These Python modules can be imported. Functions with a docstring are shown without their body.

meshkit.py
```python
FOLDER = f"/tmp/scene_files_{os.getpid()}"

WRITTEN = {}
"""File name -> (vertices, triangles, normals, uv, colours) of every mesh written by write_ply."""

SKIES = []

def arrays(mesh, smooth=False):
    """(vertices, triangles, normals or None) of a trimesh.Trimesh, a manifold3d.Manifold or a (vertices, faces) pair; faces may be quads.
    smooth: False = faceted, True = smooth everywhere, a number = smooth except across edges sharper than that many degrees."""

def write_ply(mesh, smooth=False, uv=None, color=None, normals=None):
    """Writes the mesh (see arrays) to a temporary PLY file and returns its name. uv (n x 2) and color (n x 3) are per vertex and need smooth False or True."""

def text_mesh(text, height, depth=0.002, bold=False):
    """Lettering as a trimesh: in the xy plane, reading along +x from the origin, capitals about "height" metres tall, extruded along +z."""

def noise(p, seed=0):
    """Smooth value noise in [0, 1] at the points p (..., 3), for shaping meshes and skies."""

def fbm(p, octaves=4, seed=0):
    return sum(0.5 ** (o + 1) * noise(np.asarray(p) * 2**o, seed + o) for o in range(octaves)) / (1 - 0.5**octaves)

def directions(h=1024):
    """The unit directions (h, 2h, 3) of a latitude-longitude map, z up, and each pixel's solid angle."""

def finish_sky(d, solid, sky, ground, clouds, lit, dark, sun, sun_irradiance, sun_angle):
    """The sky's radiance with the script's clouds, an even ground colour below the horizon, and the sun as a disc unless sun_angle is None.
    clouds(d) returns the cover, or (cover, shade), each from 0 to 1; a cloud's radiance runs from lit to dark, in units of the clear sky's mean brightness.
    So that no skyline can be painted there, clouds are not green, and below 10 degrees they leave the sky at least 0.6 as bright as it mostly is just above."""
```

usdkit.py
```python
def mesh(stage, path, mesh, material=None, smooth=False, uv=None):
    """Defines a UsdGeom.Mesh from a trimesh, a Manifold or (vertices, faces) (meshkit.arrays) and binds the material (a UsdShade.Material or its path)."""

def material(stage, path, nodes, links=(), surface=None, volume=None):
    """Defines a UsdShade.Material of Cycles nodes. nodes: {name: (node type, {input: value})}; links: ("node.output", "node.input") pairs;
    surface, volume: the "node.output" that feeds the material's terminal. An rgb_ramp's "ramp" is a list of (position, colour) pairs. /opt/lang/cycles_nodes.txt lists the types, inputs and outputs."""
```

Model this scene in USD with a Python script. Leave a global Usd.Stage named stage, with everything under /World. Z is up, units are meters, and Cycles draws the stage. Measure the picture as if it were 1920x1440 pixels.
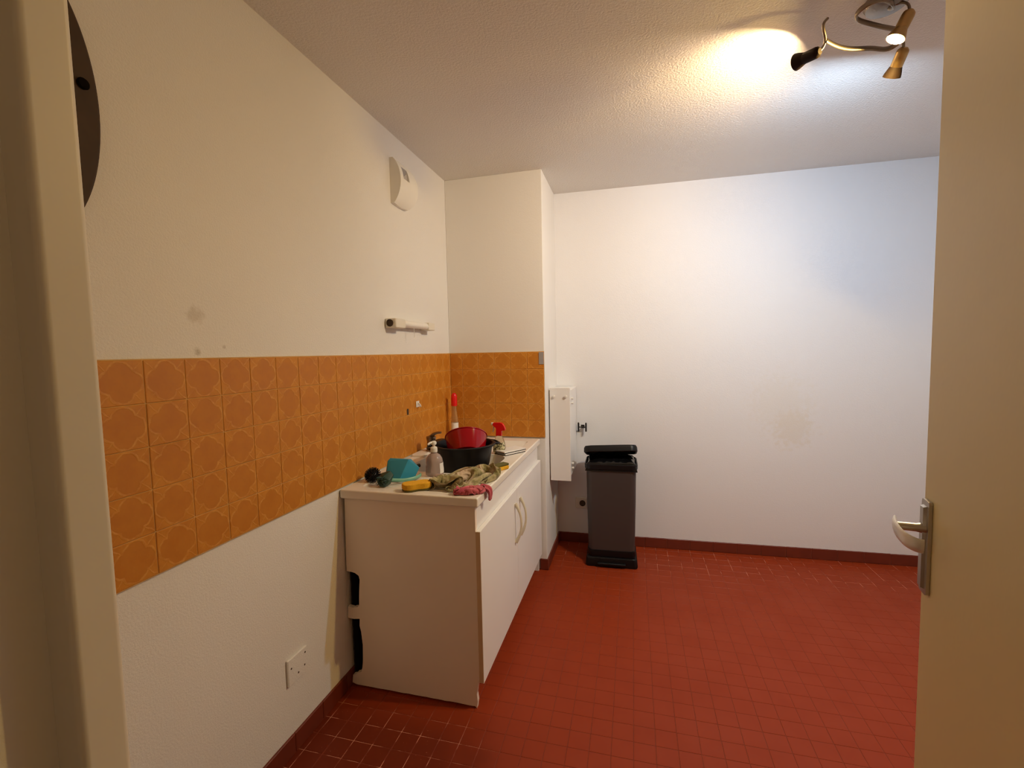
import math
import numpy as np
import trimesh
import manifold3d as m3
from shapely.geometry import Polygon
import usdkit
import meshkit
from pxr import Usd, UsdGeom, UsdShade, UsdLux, Gf, Sdf

rng = np.random.default_rng(7)
PI = math.pi
stage = Usd.Stage.CreateInMemory()
UsdGeom.SetStageUpAxis(stage, UsdGeom.Tokens.z)
UsdGeom.SetStageMetersPerUnit(stage, 1.0)
UsdGeom.Xform.Define(stage, '/World')
UsdGeom.Scope.Define(stage, '/World/Looks')

# ------------------------------------------------------------------ camera
F_PX = 862.0
YAW, PITCH, ROLL = -0.2578, -0.0688, -0.0209
CAM = np.array([1.1641, 0.0, 1.3965])


def cam_axes():
    f = np.array([math.sin(YAW) * math.cos(PITCH), math.cos(YAW) * math.cos(PITCH), math.sin(PITCH)])
    r = np.array([math.cos(YAW), -math.sin(YAW), 0.0])
    u = np.cross(r, f)
    c, s = math.cos(ROLL), math.sin(ROLL)
    return c * r + s * u, -s * r + c * u, f


RIGHT, UP, FWD = cam_axes()
camera = UsdGeom.Camera.Define(stage, '/World/camera')
mat = Gf.Matrix4d(*RIGHT, 0, *UP, 0, *(-FWD), 0, *CAM, 1)
camera.AddTransformOp().Set(mat)
camera.CreateHorizontalApertureAttr(36.0)
camera.CreateVerticalApertureAttr(27.0)
camera.CreateFocalLengthAttr(F_PX / 1920 * 36.0)
camera.CreateClippingRangeAttr(Gf.Vec2f(0.01, 100))
camera.CreateExposureAttr(0.0)

# the light of the place: three bulbs in the ceiling spotlight (built in its builder below); their strengths and colours
WARM = (1.0, 0.70, 0.40)
AMBER = (1.0, 0.66, 0.20)
COOL = (0.72, 0.94, 1.22)
BULB = {'ceiling': 2800.0, 'left': 3200.0, 'back': 2750.0}
# added fill light, unseen behind the camera; no lamp known in the hall
HALL_POWER = 20.0
hall = UsdLux.SphereLight.Define(stage, '/World/added_hall_fill')
hall.CreateRadiusAttr(0.06)
hall.CreateIntensityAttr(HALL_POWER)
hall.CreateColorAttr(Gf.Vec3f(1.0, 0.66, 0.30))
hall.AddTranslateOp().Set(Gf.Vec3d(1.9, -0.7, 2.35))

# ------------------------------------------------------------------ materials
LOOK = '/World/Looks/'


class G:
    def __init__(self):
        self.n, self.l, self.k = {}, [], 0

    def __call__(self, kind, out=None, **inp):
        self.k += 1
        name = f'{kind}_{self.k}'
        vals = {}
        for key, v in inp.items():
            if isinstance(v, str) and '.' in v:
                self.l.append((v, f'{name}.{key}'))
            else:
                vals[key] = v
        self.n[name] = (kind, vals)
        return f'{name}.{out}' if out else name

    def math(self, op, a, b=0.0, clamp=False):
        return self('math', 'value', math_type=op, value1=a, value2=b, use_clamp=clamp)

    def step(self, v, lo, hi, a=0.0, b=1.0):
        return self('map_range', 'result', range_type='smoothstep', value=v, from_min=lo, from_max=hi, to_min=a, to_max=b, clamp=True)

    def mix(self, fac, a, b, mode='mix'):
        return self('mix_color', 'result', blend_type=mode, fac=fac, a=a, b=b)

    def noise(self, scale, detail=2.0, vec=None, rough=0.5, out='fac'):
        kw = dict(scale=scale, detail=detail, roughness=rough)
        if vec:
            kw['vector'] = vec
        return self('noise_texture', out, **kw)

    def done(self, name, surf):
        return usdkit.material(stage, LOOK + name, self.n, self.l, surface=surf)


def plain(name, color, rough=0.5, metal=0.0, var=0.06, scale=30.0, bump=0.0, bscale=200.0, **extra):
    g = G()
    pos = g('geometry', 'position')
    n = g.noise(scale, 3.0, pos)
    c = np.array(color, float)
    col = g.mix(n, tuple(c * (1 - var)), tuple(np.minimum(c * (1 + var), 1.0)))
    kw = dict(base_color=col, roughness=rough, metallic=metal, **extra)
    if bump:
        kw['normal'] = g('bump', 'normal', height=g.noise(bscale, 3.0, pos), strength=bump, distance=0.002)
    return g.done(name, g('principled_bsdf', 'BSDF', **kw))


def spots(g, pos, items, base):
    """irregular stains with a shape of their own: items = (centre, radius, colour, strength)"""
    wob = g.noise(40.0, 4.0, pos)
    col = base
    for c, r, colr, s in items:
        d = g('mapping', 'vector', vector=pos, location=tuple(-np.array(c)))
        x = g('separate_xyz', vector=d)
        q = g.math('sqrt', g.math('add', g.math('add', g.math('multiply', x + '.x', x + '.x'), g.math('multiply', x + '.y', x + '.y')), g.math('multiply', x + '.z', x + '.z')))
        q = g.math('add', q, g.math('multiply', g.math('subtract', wob, 0.5), r * 1.6))
        col = g.mix(g.step(q, r * 0.3, r, s, 0.0), col, colr)
    return col


def plaster(name, color, bscale, strength, dist, stains=()):
    g = G()
    pos = g('geometry', 'position')
    big = g.noise(1.6, 3.0, pos)
    c = np.array(color)
    col = g.mix(big, tuple(c * 0.97), tuple(np.minimum(c * 1.02, 1)))
    if stains:
        col = spots(g, pos, stains, col)
    h = g.noise(bscale, 3.0, pos, 0.6)
    nm = g('bump', 'normal', height=h, strength=strength, distance=dist)
    return g.done(name, g('principled_bsdf', 'BSDF', base_color=col, roughness=0.75, normal=nm, specular_ior_level=0.3))


WHITE = (0.80, 0.77, 0.72)
M = {}
M['wall_left'] = plaster('wall_left_paint', WHITE, 170.0, 0.5, 0.003,
                         [((0, 1.012, 1.517), 0.032, (0.55, 0.49, 0.40), 0.55), ((0, 1.012, 1.418), 0.014, (0.42, 0.36, 0.27), 0.7),
                          ((0, 1.10, 1.43), 0.008, (0.45, 0.38, 0.30), 0.5)])
M['wall_back'] = plaster('wall_back_paint', (0.83, 0.815, 0.80), 120.0, 0.25, 0.002,
                         [((2.17, 3.33, 0.86), 0.16, (0.74, 0.66, 0.52), 0.36), ((2.1, 3.33, 1.02), 0.26, (0.78, 0.73, 0.63), 0.28)])
M['wall'] = plaster('wall_paint', WHITE, 120.0, 0.25, 0.002)
M['ceiling'] = plaster('ceiling_stipple', (0.80, 0.77, 0.72), 110.0, 0.55, 0.006)
M['grout'] = plain('tile_grout', (0.60, 0.36, 0.12), 0.85, var=0.3, scale=18.0)
M['door_paint'] = plain('door_paint', (0.74, 0.64, 0.34), 0.45, var=0.02, scale=6.0, bump=0.15, bscale=60.0)
M['jamb_paint'] = plain('jamb_paint', (0.74, 0.70, 0.63), 0.45, var=0.03, scale=8.0)
M['alu'] = plain('brushed_aluminium', (0.52, 0.49, 0.45), 0.34, 1.0)
M['bright_alu'] = plain('polished_aluminium', (0.86, 0.87, 0.87), 0.42, 0.6)


def quatrefoil(name, axis, c0, pitch=0.1078, ztop=1.3971):
    g = G()
    pos = g('geometry', 'position')
    warp = g.noise(45.0, 3.0, pos, out='color')
    wp = g('mix_vector', 'result', fac=0.011, a=pos, b=g('mapping', 'vector', vector=warp, location=(-0.5, -0.5, -0.5), scale=(1, 1, 1)), use_clamp=False)
    p2 = g('separate_xyz', vector=pos)
    w2 = g('separate_xyz', vector=warp)

    def cell(coord, wv, origin, sign):
        t = g.math('multiply', g.math('subtract', coord, origin), sign / pitch)
        t = g.math('add', g.math('fraction', g.math('add', t, 100.0)), -0.5)
        return g.math('absolute', g.math('add', t, g.math('multiply', g.math('subtract', wv, 0.5), 0.11)))

    au = cell(p2 + '.' + axis, w2 + '.x', c0, 1.0)
    av = cell(p2 + '.z', w2 + '.y', ztop, -1.0)

    def circ(a, b):
        a = g.math('subtract', a, 0.205)
        return g.math('subtract', g.math('sqrt', g.math('add', g.math('multiply', a, a), g.math('multiply', b, b))), 0.262)

    sd = g.math('minimum', circ(au, av), circ(av, au))
    line = g.step(g.math('absolute', sd), 0.008, 0.034, 1.0, 0.0)
    diag = g.math('multiply', g.step(g.math('absolute', g.math('subtract', au, av)), 0.006, 0.03, 1.0, 0.0), g.step(au, 0.25, 0.28))
    line = g.math('maximum', line, diag)
    inside = g.step(sd, -0.03, 0.02, 1.0, 0.0)
    cloud = g.noise(22.0, 5.0, pos, 0.65)
    isl = g('geometry', 'random_per_island')
    base = g.mix(g.step(cloud, 0.3, 0.7), (0.53, 0.19, 0.015), (0.62, 0.25, 0.026))
    base = g.mix(g.math('multiply', inside, 0.5), base, (0.49, 0.165, 0.012))
    base = g.mix(g.math('multiply', isl, 0.3), base, (0.46, 0.15, 0.011))
    worn = g.step(g.noise(60.0, 3.0, pos), 0.35, 0.7, 0.06, 0.62)
    base = g.mix(g.math('multiply', line, worn), base, (0.72, 0.36, 0.075))
    h = g.math('add', g.math('multiply', line, 0.6), g.math('multiply', g.noise(35.0, 4.0, pos), 0.8))
    nm = g('bump', 'normal', height=h, strength=0.3, distance=0.002)
    rough = g.step(cloud, 0.2, 0.8, 0.42, 0.6)
    return g.done(name, g('principled_bsdf', 'BSDF', base_color=base, roughness=rough, normal=nm, specular_ior_level=0.4))


M['tile_left'] = quatrefoil('ochre_tile_left', 'y', 0.8578)
M['tile_pillar'] = quatrefoil('ochre_tile_pillar', 'x', 0.6302)


def worn_mask(g, pos):
    """where the floor's red coat is worn off the joints: along the left and back walls"""
    s = g('separate_xyz', vector=pos)
    a = g.step(s + '.y', 2.85, 3.05)
    b = g.math('multiply', g.step(s + '.y', 1.62, 1.45), g.step(s + '.x', 0.75, 0.45))
    return g.math('maximum', a, b)


def terracotta(name, tile):
    g = G()
    pos = g('geometry', 'position')
    isl = g('geometry', 'random_per_island')
    n = g.noise(5.0, 4.0, pos)
    w = worn_mask(g, pos)
    sx = g('separate_xyz', vector=pos)
    if tile:
        col = g.mix(isl, (0.29, 0.036, 0.007), (0.34, 0.044, 0.009))
        col = g.mix(g.step(n, 0.35, 0.7, 0.0, 0.5), col, (0.26, 0.031, 0.007))
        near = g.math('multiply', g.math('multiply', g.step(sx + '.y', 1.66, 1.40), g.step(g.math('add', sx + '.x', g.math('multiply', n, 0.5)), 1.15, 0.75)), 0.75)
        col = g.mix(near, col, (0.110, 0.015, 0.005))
        spk = g.step(g.noise(160.0, 2.0, pos), 0.70, 0.76, 0.0, 0.35)
        col = g.mix(g.math('multiply', spk, w), col, (0.62, 0.30, 0.20))
        h = g.noise(90.0, 3.0, pos)
        nm = g('bump', 'normal', height=h, strength=0.12, distance=0.001)
        return g.done(name, g('principled_bsdf', 'BSDF', base_color=col, roughness=g.step(n, 0.3, 0.7, 0.42, 0.55), normal=nm, specular_ior_level=0.2))
    pale = g.step(g.noise(14.0, 3.0, pos), 0.46, 0.6, 0.0, 1.0)
    col = g.mix(g.math('multiply', pale, w), (0.205, 0.029, 0.007), (0.60, 0.26, 0.17))
    return g.done(name, g('principled_bsdf', 'BSDF', base_color=col, roughness=0.8))


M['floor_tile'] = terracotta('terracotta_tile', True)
M['floor_grout'] = terracotta('terracotta_grout', False)
M['plinth_tile'] = plain('terracotta_plinth', (0.165, 0.027, 0.011), 0.45, var=0.18, scale=12.0)
M['plinth_grout'] = plain('plinth_grout', (0.22, 0.06, 0.03), 0.8)

M['laminate'] = plain('cabinet_laminate', (0.83, 0.80, 0.76), 0.5, var=0.02, scale=4.0, bump=0.1, bscale=300.0)
M['side_board'] = plain('cabinet_side_board', (0.84, 0.72, 0.60), 0.6, var=0.05, scale=3.0, bump=0.25, bscale=260.0)
M['shade_board'] = plain('shade_board', (0.012, 0.008, 0.006), 0.9)  # shade inside the cabinet, put into a near-black colour
M['edge_band'] = plain('edge_band', (0.62, 0.44, 0.26), 0.6, var=0.1)
M['cream_plastic'] = plain('cream_plastic', (0.76, 0.70, 0.53), 0.35)
M['sink'] = plain('sink_ceramic', (0.84, 0.78, 0.68), 0.28, var=0.03, scale=10.0)
M['chrome'] = plain('dull_chrome', (0.26, 0.20, 0.15), 0.32, 1.0)
M['black_plastic'] = plain('black_plastic', (0.0045, 0.004, 0.0045), 0.42, specular_ior_level=0.3)
M['bin_black'] = plain('bin_black_plastic', (0.0045, 0.004, 0.0045), 0.42, specular_ior_level=0.3)
M['bin_grey'] = plain('bin_grey_plastic', (0.055, 0.043, 0.040), 0.42, var=0.04, scale=4.0)
M['bag'] = plain('bin_bag_film', (0.004, 0.004, 0.0045), 0.13)
M['red_plastic'] = plain('red_plastic', (0.33, 0.003, 0.008), 0.10, var=0.03)
M['red_cap'] = plain('red_cap', (0.75, 0.012, 0.012), 0.25, var=0.03)
M['white_plastic'] = plain('white_plastic', (0.82, 0.79, 0.72), 0.35, var=0.02)
M['aged_plastic'] = plain('aged_white_plastic', (0.76, 0.71, 0.60), 0.4, var=0.03)
M['grey_plastic'] = plain('grey_plastic', (0.32, 0.30, 0.29), 0.5)
M['teal'] = plain('teal_plastic', (0.030, 0.29, 0.44), 0.4, var=0.08)
M['dark_green'] = plain('dark_green_plastic', (0.010, 0.050, 0.035), 0.45, var=0.25, scale=120.0)
M['mint'] = plain('mint_plastic', (0.20, 0.46, 0.33), 0.3)
M['sponge'] = plain('sponge_yellow', (0.80, 0.42, 0.015), 0.9, var=0.12, scale=180.0, bump=0.8, bscale=420.0)
M['scourer'] = plain('scourer_green', (0.12, 0.10, 0.02), 0.9, var=0.4, scale=300.0, bump=0.6, bscale=500.0)
M['lit_triangle'] = plain('lit_triangle', (0.46, 0.43, 0.40), 0.5)  # paler grey for the lit part of the window recess
M['matt_black'] = plain('matt_black', (0.006, 0.004, 0.003), 0.95, specular_ior_level=0.05)
M['hole'] = plain('dark_hole', (0.06, 0.035, 0.018), 0.8)
M['pad_white'] = plain('pad_white', (0.82, 0.78, 0.72), 0.5, var=0.02)
M['pad_dark'] = plain('pad_dark', (0.03, 0.022, 0.018), 0.5)
M['black_metal'] = plain('black_metal', (0.018, 0.015, 0.013), 0.35, var=0.2)
M['plaque'] = plain('dark_wood', (0.050, 0.024, 0.009), 0.75, var=0.35, scale=20.0)
M['brass'] = plain('aged_brass', (0.56, 0.38, 0.16), 0.38, 1.0, var=0.12, scale=60.0)
M['bronze'] = plain('brown_bronze', (0.016, 0.008, 0.005), 0.7, 0.0, specular_ior_level=0.2, var=0.2, scale=60.0)
M['nickel'] = plain('dull_nickel', (0.30, 0.25, 0.20), 0.35, 1.0, var=0.1, scale=40.0)


def cloth(name, a, b, c):
    g = G()
    pos = g('geometry', 'position')
    n = g.noise(24.0, 4.0, pos, 0.6)
    col = g.mix(g.step(n, 0.35, 0.62), a, b)
    col = g.mix(g.step(g.noise(13.0, 2.0, pos), 0.5, 0.66, 0.0, 0.8), col, c)
    nm = g('bump', 'normal', height=g.noise(700.0, 2.0, pos), strength=0.5, distance=0.001)
    return g.done(name, g('principled_bsdf', 'BSDF', base_color=col, roughness=0.95, sheen_weight=0.25, normal=nm, specular_ior_level=0.1))


M['dishcloth'] = cloth('dishcloth_weave', (0.20, 0.17, 0.055), (0.46, 0.39, 0.20), (0.55, 0.40, 0.28))
M['pink_cloth'] = cloth('pink_weave', (0.50, 0.09, 0.12), (0.58, 0.13, 0.15), (0.42, 0.06, 0.09))


def clear(name, tint, rough=0.08, body=0.35, bodycol=(0.7, 0.6, 0.55)):
    g = G()
    p = g('principled_bsdf', 'BSDF', base_color=tint, roughness=rough, transmission_weight=1.0, ior=1.38)
    d = g('principled_bsdf', 'BSDF', base_color=bodycol, roughness=0.25)
    return g.done(name, g('mix_closure', 'closure', fac=body, closure1=p, closure2=d))


M['soap_bottle'] = clear('soap_bottle_plastic', (0.95, 0.85, 0.80), 0.10, 0.30, (0.72, 0.58, 0.54))
M['clear_bottle'] = clear('clear_bottle_plastic', (0.95, 0.88, 0.74), 0.06, 0.22, (0.62, 0.46, 0.24))


def label_print():
    g = G()
    pos = g('geometry', 'position')
    n = g.noise(75.0, 2.0, pos)
    col = g.mix(g.step(n, 0.50, 0.55), (0.62, 0.56, 0.34), (0.09, 0.07, 0.03))
    col = g.mix(g.step(g.noise(110.0, 1.0, pos), 0.60, 0.65), col, (0.20, 0.22, 0.06))
    return g.done('floral_label', g('principled_bsdf', 'BSDF', base_color=col, roughness=0.4))


M['floral'] = label_print()


def emitter(name, color, strength):
    g = G()
    return g.done(name, g('emission', 'emission', color=color, strength=strength))


# ------------------------------------------------------------------ stage helpers
taken = {}


def numbered(parent, name):
    key = (parent, name)
    k = taken.get(key, 0)
    taken[key] = k + 1
    return name if k == 0 else f'{name}_{k:03d}'


def data(prim, **kw):
    for k, v in kw.items():
        if v:
            prim.SetCustomDataByKey(k, v)


def thing(name, label, category, loc=(0, 0, 0), rotz=0.0, group=None, kind=None):
    path = '/World/' + numbered('/World', name)
    x = UsdGeom.Xform.Define(stage, path)
    x.AddTranslateOp().Set(Gf.Vec3d(*map(float, loc)))
    if rotz:
        x.AddRotateZOp().Set(float(rotz))
    data(x.GetPrim(), label=label, category=category, group=group, kind=kind)
    return path


def part(parent, name, mesh, material, smooth=35, label=None, kind=None):
    path = parent + '/' + numbered(parent, name)
    if isinstance(mesh, trimesh.Trimesh) and mesh.volume < 0:
        mesh.invert()
    m = usdkit.mesh(stage, path, mesh, M[material] if isinstance(material, str) else material, smooth=smooth)
    data(m.GetPrim(), label=label, kind=kind)
    return path


def single(name, mesh, material, label, category, group=None, kind=None, smooth=35):
    path = part('/World', name, mesh, material, smooth)
    data(stage.GetPrimAtPath(path), label=label, category=category, group=group, kind=kind)
    return path


# ------------------------------------------------------------------ mesh helpers
def T(mesh, v):
    mesh.apply_translation(v)
    return mesh


def cat(*ms):
    return trimesh.util.concatenate(list(ms))


def hull(pts):
    return trimesh.convex.convex_hull(np.asarray(pts, float))


def box(x0, x1, y0, y1, z0, z1, b=0.0):
    """box with chamfered edges"""
    lo, hi = np.array([x0, y0, z0], float), np.array([x1, y1, z1], float)
    if b <= 0:
        return T(trimesh.creation.box(hi - lo), (lo + hi) / 2)
    b = min(b, 0.45 * float((hi - lo).min()))
    pts = []
    for c in np.ndindex(2, 2, 2):
        corner = np.where(c, hi, lo)
        s = np.where(c, -1, 1) * b
        for ax in range(3):
            q = corner + s
            q[ax] = corner[ax]
            pts.append(q)
    return hull(pts)


def rbox(x0, x1, y0, y1, z0, z1, r, seg=16):
    """box with round edges: hull of spheres"""
    s = m3.Manifold.sphere(r, seg)
    ms = [s.translate([x, y, z]) for x in (x0 + r, x1 - r) for y in (y0 + r, y1 - r) for z in (z0 + r, z1 - r)]
    return to_tri(m3.Manifold.batch_hull(ms))


def to_tri(m):
    q = m.to_mesh()
    return trimesh.Trimesh(np.array(q.vert_properties)[:, :3], np.array(q.tri_verts), process=False)


def to_man(t):
    if t.volume < 0:
        t.invert()
    return m3.Manifold(m3.Mesh(np.asarray(t.vertices, np.float32), np.asarray(t.faces, np.uint32)))


def prism(poly, h, axis='z', at=0.0):
    """polygon (2D points) extruded by h: axis z -> (x, y, z); axis y -> points are (x, z); axis x -> points are (y, z)"""
    p = poly if isinstance(poly, Polygon) else Polygon(poly)
    m = trimesh.creation.extrude_polygon(p.buffer(0), h, engine='earcut')
    v = m.vertices.copy()
    if axis == 'z':
        m.vertices = v + [0, 0, at]
    elif axis == 'y':
        m.vertices = np.stack([v[:, 0], at + v[:, 2], v[:, 1]], 1)
        m.invert()
    else:
        m.vertices = np.stack([at + v[:, 2], v[:, 0], v[:, 1]], 1)
    return m


def lathe(profile, seg=48, close=True):
    """revolve (r, z) profile about z; a profile that ends on the axis closes itself"""
    pr = np.array(profile, float)
    return trimesh.creation.revolve(pr, sections=seg)


def frame(d):
    d = np.array(d, float) / np.linalg.norm(d)
    a = np.array([0, 0, 1.0]) if abs(d[2]) < 0.9 else np.array([1.0, 0, 0])
    x = np.cross(a, d)
    x /= np.linalg.norm(x)
    return x, np.cross(d, x), d


def orient(mesh, d, origin):
    """turn the mesh's z axis to d and move it to origin"""
    x, y, z = frame(d)
    mesh.vertices = mesh.vertices @ np.stack([x, y, z]) + np.array(origin, float)
    return mesh


def spline(points, n=60):
    from scipy.interpolate import CubicSpline
    p = np.array(points, float)
    t = np.r_[0, np.cumsum(np.linalg.norm(np.diff(p, axis=0), axis=1))]
    return CubicSpline(t, p)(np.linspace(0, t[-1], n))


def tube(points, r, seg=12, flat=1.0, up=None):
    """swept round (or flattened) bar with closed ends; r may vary along the path"""
    p = np.array(points, float)
    n = len(p)
    r = np.full(n, r) if np.ndim(r) == 0 else np.array(r, float)
    d = np.gradient(p, axis=0)
    d /= np.linalg.norm(d, axis=1, keepdims=True)
    u = np.array(up if up is not None else frame(d[0])[0], float)
    rings = []
    for i in range(n):
        u0 = np.array(up, float) if up is not None else u
        a = u0 - d[i] * (u0 @ d[i])
        a /= np.linalg.norm(a)
        u = a
        b = np.cross(d[i], a)
        th = np.linspace(0, 2 * PI, seg, endpoint=False)
        rings.append(p[i] + r[i] * (np.cos(th)[:, None] * a + flat * np.sin(th)[:, None] * b))
    v = np.concatenate(rings + [p[:1], p[-1:]])
    f = []
    for i in range(n - 1):
        for j in range(seg):
            k = (j + 1) % seg
            A, B, C, D = i * seg + j, i * seg + k, (i + 1) * seg + k, (i + 1) * seg + j
            f += [[A, B, C], [A, C, D]]
    for j in range(seg):
        k = (j + 1) % seg
        f += [[n * seg, k, j], [n * seg + 1, (n - 1) * seg + j, (n - 1) * seg + k]]
    return trimesh.Trimesh(v, f, process=False)


def rrect(w, d, r, n=8):
    """closed outline of a rounded rectangle centred at 0"""
    pts = []
    for cx, cy, a0 in ((w / 2 - r, d / 2 - r, 0), (-w / 2 + r, d / 2 - r, 90), (-w / 2 + r, -d / 2 + r, 180), (w / 2 - r, -d / 2 + r, 270)):
        for a in np.linspace(a0, a0 + 90, n):
            pts.append((cx + r * math.cos(math.radians(a)), cy + r * math.sin(math.radians(a))))
    return np.array(pts)


def loft(sections, cap=(True, True)):
    """sections: list of (k,3) rings of the same length"""
    k = len(sections[0])
    v = list(np.concatenate(sections))
    f = []
    for i in range(len(sections) - 1):
        for j in range(k):
            q = (j + 1) % k
            A, B, C, D = i * k + j, i * k + q, (i + 1) * k + q, (i + 1) * k + j
            f += [[A, B, C], [A, C, D]]
    if cap[0]:
        v.append(sections[0].mean(0))
        f += [[len(v) - 1, (j + 1) % k, j] for j in range(k)]
    if cap[1]:
        v.append(sections[-1].mean(0))
        o = (len(sections) - 1) * k
        f += [[len(v) - 1, o + j, o + (j + 1) % k] for j in range(k)]
    return trimesh.Trimesh(np.array(v), f, process=False)


def ring(w, d, r, z, cx=0.0, cy=0.0):
    p = rrect(w, d, r)
    return np.c_[p + [cx, cy], np.full(len(p), z)]


def sheet(P, thick):
    """a cloth: grid of points (n, m, 3) given a thickness"""
    n, m, _ = P.shape
    du, dv = np.gradient(P, axis=0), np.gradient(P, axis=1)
    N = np.cross(du, dv)
    N /= np.maximum(np.linalg.norm(N, axis=2, keepdims=True), 1e-9)
    top, bot = P + N * thick / 2, P - N * thick / 2
    v = np.concatenate([top.reshape(-1, 3), bot.reshape(-1, 3)])
    idx = np.arange(n * m).reshape(n, m)
    a, b, c, d = idx[:-1, :-1].ravel(), idx[1:, :-1].ravel(), idx[1:, 1:].ravel(), idx[:-1, 1:].ravel()
    f = [np.c_[a, b, c], np.c_[a, c, d], np.c_[a, c, b] + n * m, np.c_[a, d, c] + n * m]
    rim = np.r_[idx[:, 0], idx[-1, 1:], idx[-2::-1, -1], idx[0, -2:0:-1]]
    nx = np.roll(rim, -1)
    o = n * m
    f += [np.c_[rim, rim + o, nx + o], np.c_[rim, nx + o, nx]]
    return trimesh.Trimesh(v, np.concatenate(f), process=False)


def disc(r, z=0.0, seg=32, dome=0.0):
    pts = [(0.0, z + dome)]
    for k in range(1, 6):
        t = k / 5
        pts.append((r * t, z + dome * (1 - t * t)))
    return lathe(pts[::-1], seg)


# ------------------------------------------------------------------ the room
H = 2.5
XP, YC, YB = 0.6302, 2.8207, 3.2914
XR = 3.05
SL = 0.0279


def yb(x):
    return YB + SL * (x - XP)


PITCH_T, Y0T, ZT = 0.1078, 0.8578, 1.3971


def structure(name, label, category):
    return thing(name, label, category, kind='structure')


wl = structure('wall_left', 'long cream plastered wall on the left with a band of ochre tiles', 'wall')
part(wl, 'plaster', box(-0.12, 0.0, -1.05, YC + 0.6, 0, H), 'wall_left', False)
part(wl, 'grout', box(-0.01, 0.0056, 0.45, YC - 0.0005, ZT - 5 * PITCH_T - 0.002, ZT + 0.002), 'grout', False)
wp = structure('wall_pillar', 'white boxed pipe duct in the corner with ochre tiles above the sink', 'wall')
part(wp, 'plaster', box(0.0, XP, YC, 3.6, 0, H, 0.002), 'wall', False)
part(wp, 'grout', box(0.0005, XP, YC - 0.0056, YC + 0.005, ZT - 5 * PITCH_T, ZT + 0.002), 'grout', False)


def tile_mesh(u0, u1, z0, z1, plane, axis, thick=0.0075, gap=0.0018, b=0.0013):
    j = rng.uniform(-0.0004, 0.0004)
    if axis == 'y':
        return box(plane + 0.001, plane + thick + j, u0 + gap / 2, u1 - gap / 2, z0 + gap / 2, z1 - gap / 2, b)
    return box(u0 + gap / 2, u1 - gap / 2, plane - thick - j, plane - 0.001, z0 + gap / 2, z1 - gap / 2, b)


ncol = int(math.ceil((YC - Y0T) / PITCH_T))
for i in range(-3, ncol):
    for j in range(5):
        y0, y1 = Y0T + i * PITCH_T, min(Y0T + (i + 1) * PITCH_T, YC - 0.008)
        if y1 - y0 < 0.012:
            continue
        part(wl, 'tile', tile_mesh(y0, y1, ZT - (j + 1) * PITCH_T, ZT - j * PITCH_T, 0.0, 'y'), 'tile_left', False)
for i in range(6):
    for j in range(5):
        x1, x0 = XP - i * PITCH_T, max(XP - (i + 1) * PITCH_T, 0.008)
        part(wp, 'tile', tile_mesh(x0, x1, ZT - (j + 1) * PITCH_T, ZT - j * PITCH_T, YC, 'x'), 'tile_pillar', False)

wb = structure('wall_back', 'plain white wall at the back of the kitchen', 'wall')
bk = Polygon([(XP - 0.05, yb(XP - 0.05)), (XR + 0.1, yb(XR + 0.1)), (XR + 0.1, yb(XR) + 0.2), (XP - 0.05, yb(XR) + 0.2)])
part(wb, 'plaster', prism(bk, H, 'z', 0.0), 'wall_back', False)
wr = structure('wall_right', 'white wall on the right, out of sight behind the open door', 'wall')
part(wr, 'plaster', box(XR, XR + 0.1, 0.29, 3.6, 0, H), 'wall', False)

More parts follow.
